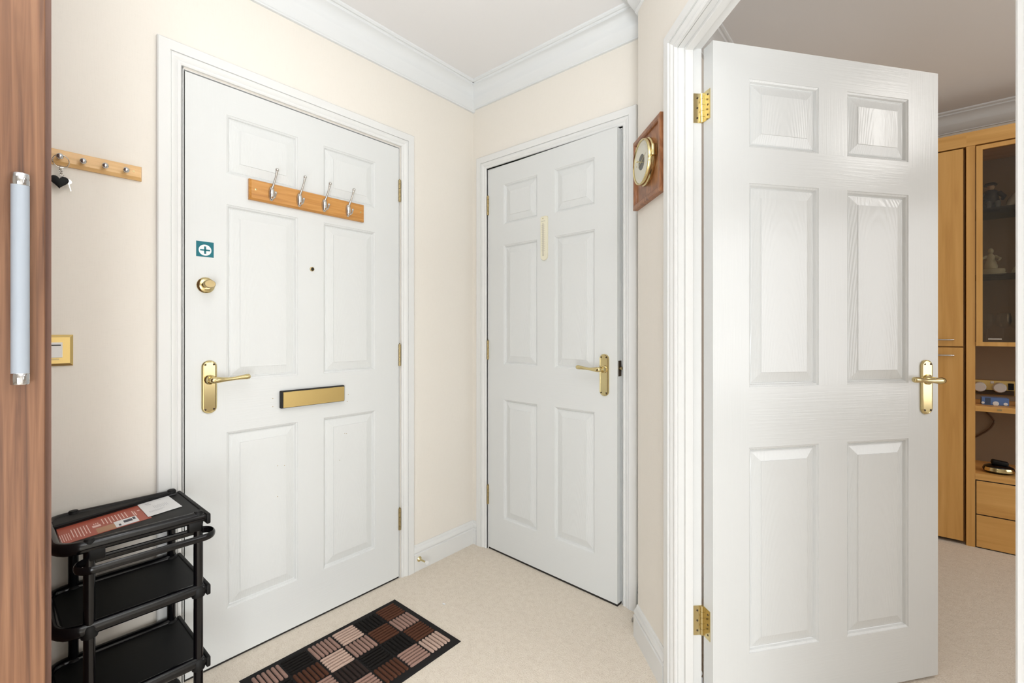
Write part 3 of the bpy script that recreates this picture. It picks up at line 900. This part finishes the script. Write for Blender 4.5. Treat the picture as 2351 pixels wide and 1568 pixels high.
cd = thing('card', 'white printed card overlapping the end of the red leaflet on the trolley', 'card', (0, 0, 0.6335))
cq = [Vector((0.066, -1.453, 0)), Vector((0.028, -1.374, 0)), Vector((0.186, -1.371, 0)), Vector((0.207, -1.454, 0))]
cq = [Vector((0.066, -1.453, 0)), Vector((0.050, -1.374, 0)), Vector((0.186, -1.371, 0)), Vector((0.207, -1.454, 0))]
b = MB()
b.loft([[(p.x, p.y, z) for p in cq] for z in (0.0, 0.0008)])
b.build('sheet', m_paper, cd)
def cp(u, v): 
    p = (cq[0] * (1 - u) + cq[3] * u) * (1 - v) + (cq[1] * (1 - u) + cq[2] * u) * v
    return (p.x, p.y, 0.0011)
b = MB()
for u0, u1, v0, v1 in [(0.18, 0.22, 0.18, 0.30), (0.26, 0.29, 0.20, 0.34), (0.12, 0.14, 0.62, 0.72)] + [(0.40 + 0.02 * (i % 3), 0.62 + 0.03 * (i % 2), 0.34 + i * 0.05, 0.35 + i * 0.05) for i in range(9)] + [(0.72, 0.735, 0.12, 0.60), (0.77, 0.785, 0.12, 0.50)]:
    b.face([b.bm.verts.new(cp(u, v)) for u, v in ((u0, v0), (u1, v0), (u1, v1), (u0, v1))])
b.build('printed_lines', mat('pale_grey_ink', (0.50, 0.50, 0.52), 0.6), cd)

# ------------------------------------------------------------------ living room cabinets (front plane y = 1.68)
YF, DEP, HT = 1.68, 0.37, 2.205
tcab = thing('tall_cupboard', 'tall honey beech cupboard with two doors behind the open white door', 'cupboard', (1.30, YF, 0))
wT = 0.735
b = MB()
b.box(0, 0.018, 0, DEP, 0, HT - 0.075).box(wT - 0.018, wT - 0.001, 0.05, DEP, 0, HT - 0.075).box(0.018, wT - 0.016, DEP - 0.01, DEP, 0, HT).box(0.018, wT - 0.016, 0.02, DEP - 0.01, 1.045, 1.065)
b.build('carcass', m_beech, tcab)
MB().box(0, wT + 0.001, -0.002, DEP, HT - 0.074, HT).build('top_rail', m_beech_h, tcab)
for z0, z1, hz in ((1.063, 2.123, 1.098), (0.02, 1.056, 1.014)):
    for x0, x1, hx_ in ((0.375, wT - 0.011, 0.638), (0.005, 0.371, 0.31)):
        dr = MB().box(x0, x1, -0.004, 0.015, z0, z1, 0.001, 1).build('door', m_beech, tcab)
        hb = MB().tube([(hx_ - 0.048, -0.004, hz), (hx_ - 0.046, -0.020, hz), (hx_ - 0.036, -0.025, hz), (hx_ + 0.036, -0.025, hz), (hx_ + 0.046, -0.020, hz), (hx_ + 0.048, -0.004, hz)], 0.0045, 8)
        hb.build('handle', m_nickel, dr, smooth=50)

dcab = thing('display_cabinet', 'honey beech display cabinet with smoked glass door, open shelves and drawers', 'cabinet', (2.036, YF, 0))
wD = 1.16
b = MB()
b.box(0.0, 0.034, 0, DEP, 0, HT - 0.075)
b.build('side_post', m_beech, dcab)
MB().box(wD - 0.034, wD, 0, DEP, 0, HT - 0.075).build('side_post', m_beech, dcab)
MB().box(0, wD, -0.002, DEP, HT - 0.074, HT).build('top_rail', m_beech_h, dcab)
MB().box(0.034, wD - 0.034, DEP - 0.014, DEP, 0, HT - 0.075).build('back_panel', m_taupe, dcab)
MB().box(0.034, wD - 0.034, 0.004, DEP - 0.014, 1.066, 1.084).build('shelf_board', m_beech_h, dcab)
MB().box(0.034, wD - 0.034, -0.001, DEP - 0.014, 0.722, 0.750).build('shelf_board', m_beech_h, dcab)
MB().box(0.034, wD - 0.034, -0.001, DEP - 0.014, 0.360, 0.392).build('shelf_board', m_beech_h, dcab)
for gz in (1.795, 1.445):
    MB().box(0.036, wD - 0.036, 0.030, DEP - 0.016, gz - 0.008, gz).build('glass_shelf', m_shelfglass, dcab)
    MB().box(0.036, wD - 0.036, 0.028, 0.030, gz - 0.008, gz).build('shelf_edge', m_dark, dcab)
for gx0, gx1 in ((0.037, wD / 2 - 0.002), (wD / 2 + 0.002, wD - 0.037)):
    fr = MB()
    fr.box(gx0, gx0 + 0.024, -0.006, 0.012, 1.066, 2.122)
    fr.box(gx1 - 0.024, gx1, -0.006, 0.012, 1.066, 2.122)
    fr.box(gx0 + 0.024, gx1 - 0.024, -0.006, 0.012, 1.066, 1.087)
    fr.box(gx0 + 0.024, gx1 - 0.024, -0.006, 0.012, 2.100, 2.122)
    fo = fr.build('glass_door', m_beech, dcab)
    MB().box(gx0 + 0.022, gx1 - 0.022, 0.002, 0.006, 1.085, 2.102).build('pane', m_glass, fo)
    hx_ = gx0 + 0.068
    MB().box(hx_ - 0.025, hx_ + 0.025, -0.014, -0.001, 1.100, 1.107, 0.001, 1).build('handle', m_nickel, fo)
for z0, z1 in ((0.180, 0.354), (0.006, 0.174)):
    MB().box(0.038, wD - 0.038, -0.003, 0.30, z0, z1, 0.001, 1).build('drawer', m_beech_h, dcab)
MB().box(0.034, wD - 0.034, 0.004, 0.03, 0.0, 0.36).build('drawer_gap', m_dark, dcab)
MB().box(0.115, 0.131, -0.0022, -0.0005, 0.732, 0.740).build('shelf_badge', m_brass_dull, dcab)

# double socket on the back of the open niche
so = thing('wall_socket', 'double brass wall socket with white plugs inside the open cabinet shelf', 'socket', (2.190, YF + DEP - 0.014, 0.800))
MB().box(-0.115, 0.068, -0.010, 0.0, -0.022, 0.064, 0.002, 1).build('plate', m_brass_brushed, so)
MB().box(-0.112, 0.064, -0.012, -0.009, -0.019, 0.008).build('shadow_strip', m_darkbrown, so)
for x in (-0.075, 0.005):
    MB().lathe([(0.028, -0.010), (0.028, -0.030), (0.023, -0.036), (0.0, -0.036)], (x, 0, 0.024), 'y', 18).build('plug', m_white_plastic, so, smooth=40)
MB().box(-0.030, -0.016, -0.016, -0.009, 0.044, 0.058, 0.002).build('rocker', m_white_plastic, so)
MB().box(0.040, 0.062, -0.020, -0.009, 0.012, 0.050, 0.002).build('adaptor', m_black_matt, so)

# blue packet
bp = thing('packet', 'small blue and white packet on the open cabinet shelf', 'packet', (2.1500, YF + 0.10, 0.750))
m_blue = mat('blue_print', (0.10, 0.19, 0.44), 0.5)
m_dblue = mat('dark_blue_print', (0.05, 0.075, 0.14), 0.5)
MB().box(-0.050, 0.052, -0.02, 0.03, 0.0, 0.040, 0.002, 1).build('box', m_blue, bp)
MB().box(-0.036, -0.015, -0.0206, -0.019, 0.004, 0.038).build('dark_stripe', m_dblue, bp)
b = MB()
for x, z, r in ((-0.044, 0.011, 0.006), (0.004, 0.010, 0.012), (0.040, 0.010, 0.008)):
    b.lathe([(0.0, -0.0212), (r, -0.0210), (r, -0.0195)], (x, 0, z), 'y', 14)
b.build('white_spots', m_paper, bp)
b = thing('remote_dock', 'small dark gadget at the right end of the open cabinet shelf', 'gadget', (2.262, YF + 0.10, 0.750))
MB().box(-0.02, 0.025, -0.02, 0.03, 0.0, 0.05, 0.004).build('body', m_black_matt, b, smooth=40)
MB().box(-0.016, 0.021, -0.021, -0.019, 0.02, 0.042).build('screen', m_ink, b)

# cable hanging in lower niche
b = MB()
pts = []
for q in range(21):
    u = q / 20
    x = 0.070 + 0.075 * math.sin(PI * min(1, u * 1.05)) * 1.0 - 0.075 * max(0, u - 0.35) * 1.5
    pts.append((2.036 + x, YF + DEP - 0.024, 0.718 - u * 0.245))
tag(MB().tube(pts, 0.004, 8).build('cable', mat('brown_cable', (0.10, 0.05, 0.022), 0.6), smooth=50), 'brown cable curving down the back of the lower open shelf', 'cable')

# black and gold round gadget
ph = thing('phone_dock', 'low round black gadget with gold front on the lower open shelf', 'phone', (2.165, YF + 0.085, 0.392))
MB().lathe([(0.0, 0.0), (0.044, 0.0), (0.058, 0.008), (0.062, 0.020), (0.056, 0.034), (0.040, 0.042), (0.0, 0.044)], (0, 0, 0), 'z', 28, 1.0, 0.8).build('base', m_black, ph, smooth=50)
b = MB()
for lo, hi in ((0.012, 0.031),):
    lps = []
    for i in range(13):
        a = -PI / 2 - 1.05 + 2.1 * i / 12
        lps.append([(0.0635 * math.cos(a), 0.0635 * 0.8 * math.sin(a), lo), (0.0640 * math.cos(a), 0.0640 * 0.8 * math.sin(a), (lo + hi) / 2), (0.0600 * math.cos(a), 0.0600 * 0.8 * math.sin(a), hi), (0.0560 * math.cos(a), 0.0560 * 0.8 * math.sin(a), (lo + hi) / 2)])
    b.loft(lps)
b.build('gold_band', m_brass, ph, smooth=50)
MB().box(-0.035, 0.030, -0.012, 0.022, 0.040, 0.066, 0.008, 3).build('handset', m_black_matt, ph, rot=(0, 0.12, 0), smooth=50)

# ------------------------------------------------------------------ figurines behind the smoked glass
m_navy = mat('navy_glaze', (0.028, 0.042, 0.085), 0.2)
m_skin = mat('pale_bisque', (0.52, 0.40, 0.33), 0.4)
m_greyglaze = mat('pale_grey_glaze', (0.50, 0.49, 0.48), 0.2)
m_bluegrey = mat('blue_grey_glaze', (0.16, 0.20, 0.26), 0.25)
m_porcelain = mat('greenish_white_porcelain', (0.56, 0.60, 0.54), 0.2)
f1 = thing('figurine', 'dark blue seated figurine in a black cap on the upper glass shelf', 'figurine', (2.140, YF + 0.13, 1.795))
MB().lathe([(0.0, 0.0), (0.034, 0.0), (0.040, 0.02), (0.036, 0.05), (0.030, 0.075), (0.034, 0.095), (0.024, 0.108), (0.012, 0.114), (0.0, 0.115)], (0, 0, 0), 'z', 18, 1.0, 0.8).build('body', m_navy, f1, smooth=60)
b = MB()
b.tube([(0.030, -0.01, 0.092), (0.048, -0.025, 0.066), (0.040, -0.040, 0.050)], [0.012, 0.010, 0.008], 10)
b.tube([(-0.030, -0.01, 0.092), (-0.046, -0.022, 0.066), (-0.020, -0.042, 0.056)], [0.012, 0.010, 0.008], 10)
b.build('arms', m_navy, f1, smooth=60)
b = MB()
b.tube([(0.015, -0.02, 0.03), (0.022, -0.05, 0.034), (0.022, -0.055, 0.004)], [0.013, 0.012, 0.009], 10)
b.tube([(-0.015, -0.02, 0.03), (-0.012, -0.05, 0.034), (-0.012, -0.055, 0.004)], [0.013, 0.012, 0.009], 10)
b.build('legs', m_bluegrey, f1, smooth=60)
hd = MB().ball((0, -0.004, 0.128), 0.0165, 14, (0.9, 1, 1.15)).build('head', m_skin, f1, smooth=60)
MB().lathe([(0.0, 0.134), (0.026, 0.135), (0.028, 0.140), (0.020, 0.149), (0.0, 0.151)], (-0.002, -0.006, 0), 'z', 16).build('cap', m_black_matt, hd, smooth=50)

f2 = thing('figurine', 'pale grey reclining figurine beside the blue one on the upper glass shelf', 'figurine', (2.252, YF + 0.13, 1.795))
b = MB()
b.tube([(-0.050, 0, 0.018), (-0.036, 0, 0.045), (-0.018, 0, 0.070), (0.004, 0, 0.080), (0.026, 0, 0.066), (0.044, 0, 0.044), (0.060, 0, 0.020)], [0.016, 0.022, 0.024, 0.022, 0.018, 0.014, 0.010], 14)
b.lathe([(0.0, 0.0), (0.058, 0.0), (0.060, 0.006), (0.050, 0.014), (0.0, 0.016)], (0, 0, 0), 'z', 20, 1.0, 0.6)
b.build('body', m_greyglaze, f2, smooth=60)
MB().tube([(0.0, -0.02, 0.036), (0.024, -0.026, 0.030), (0.048, -0.02, 0.024)], [0.014, 0.018, 0.012], 12).build('drape', m_bluegrey, f2, smooth=60)
MB().ball((0.062, -0.006, 0.058), 0.015, 12).build('head', m_skin, f2, smooth=60)

f2.scale = (0.9, 0.9, 0.9)
f3 = thing('figurine', 'white porcelain figurine on an oval base on the lower glass shelf', 'figurine', (2.144, YF + 0.13, 1.445))
MB().lathe([(0.0, 0.0), (0.052, 0.0), (0.056, 0.010), (0.050, 0.018), (0.052, 0.024), (0.050, 0.034), (0.036, 0.038), (0.0, 0.040)], (0, 0, 0), 'z', 24, 1.0, 0.7).build('base', m_porcelain, f3, smooth=45)
MB().lathe([(0.026, 0.036), (0.028, 0.050), (0.022, 0.072), (0.016, 0.086), (0.020, 0.100), (0.012, 0.112), (0.007, 0.118), (0.007, 0.122)], (-0.004, 0, 0), 'z', 16, 1.0, 0.8).build('body', m_porcelain, f3, smooth=60)
b = MB()
b.tube([(0.012, 0, 0.104), (0.030, -0.012, 0.088), (0.022, -0.028, 0.076)], [0.008, 0.007, 0.005], 8)
b.tube([(-0.020, 0, 0.104), (-0.036, -0.012, 0.094), (-0.044, -0.020, 0.106)], [0.008, 0.007, 0.005], 8)
b.build('arms', m_porcelain, f3, smooth=60)
MB().ball((-0.004, -0.002, 0.133), 0.014, 12, (0.9, 1, 1.15)).build('head', m_porcelain, f3, smooth=60)

f4 = thing('figurine', 'white porcelain bird figurine at the right of the lower glass shelf', 'figurine', (2.268, YF + 0.13, 1.445))
b = MB()
b.tube([(-0.050, 0, 0.004), (-0.034, 0, 0.024), (-0.010, 0, 0.040), (0.012, 0, 0.058), (0.020, 0, 0.078)], [0.006, 0.016, 0.024, 0.017, 0.010], 12)
b.lathe([(0.0, 0.0), (0.026, 0.0), (0.026, 0.005), (0.012, 0.018), (0.0, 0.020)], (0, 0, 0), 'z', 16)
b.build('body', m_porcelain, f4, smooth=60)
MB().ball((0.022, 0, 0.084), 0.013, 12).build('head', m_porcelain, f4, smooth=60)

gl_first = None
for i, (gx, gy) in enumerate(((2.128, 0.16), (2.185, 0.11), (2.240, 0.17))):
    lab = ('clear stemmed wine glass nearest the cabinet post, bottom of the glass cabinet', 'clear stemmed wine glass in the middle of three, bottom of the glass cabinet', 'clear stemmed wine glass furthest right in the bottom of the glass cabinet')[i]
    if gl_first is None:
        g = thing('wine_glass', lab, 'glass', (gx, YF + gy, 1.084), group='wine glasses in the display cabinet')
        MB().lathe([(0.0, 0.0), (0.030, 0.0), (0.030, 0.0015), (0.004, 0.005), (0.0035, 0.070), (0.006, 0.074)], (0, 0, 0), 'z', 18).build('stem', m_clear, g, smooth=40)
        MB().lathe([(0.006, 0.074), (0.024, 0.086), (0.032, 0.110), (0.031, 0.135), (0.026, 0.158), (0.0245, 0.158), (0.0295, 0.135), (0.030, 0.110), (0.022, 0.088), (0.0, 0.078)], (0, 0, 0), 'z', 18).build('bowl', m_clear, g, smooth=40)
        gl_first = g
    else:
        g = copy_tree(gl_first)
        g.location = (gx, YF + gy, 1.084)
        g['label'] = lab

# ------------------------------------------------------------------ lamps (above the view, and one added behind it)
def flush_lamp(loc, r, label):
    t = thing('ceiling_lamp', label, 'lamp', loc)
    MB().lathe([(0.0, 0.0), (r * 1.05, 0.0), (r * 1.05, -0.018), (r, -0.022), (0.0, -0.022)], (0, 0, 0), 'z', 32).build('base', m_white_plastic, t, smooth=40)
    MB().lathe([(r, -0.022), (r * 0.97, -0.050), (r * 0.8, -0.080), (r * 0.45, -0.098), (0.0, -0.104)], (0, 0, 0), 'z', 32).build('shade', m_lampglass, t, smooth=60)
flush_lamp((0.95, -1.38, CEIL), 0.15, 'small round ceiling lamp above the front door mat, out of view')
flush_lamp((1.75, -2.65, CEIL), 0.20, 'large round ceiling lamp added for fill light behind the viewpoint, out of view')  # made-up fitting that goes with the rear fill
pt = thing('pendant_lamp', 'round white glass pendant lamp in the living room, out of view', 'lamp', (3.05, 0.42, 2.21))
MB().ball((0, 0, 0), 0.19, 28).build('globe', m_globe, pt, smooth=60)
MB().tube([(0, 0, 0.185), (0, 0, CEIL - 2.21)], 0.006, 8).build('stem', m_brass, pt, smooth=50)
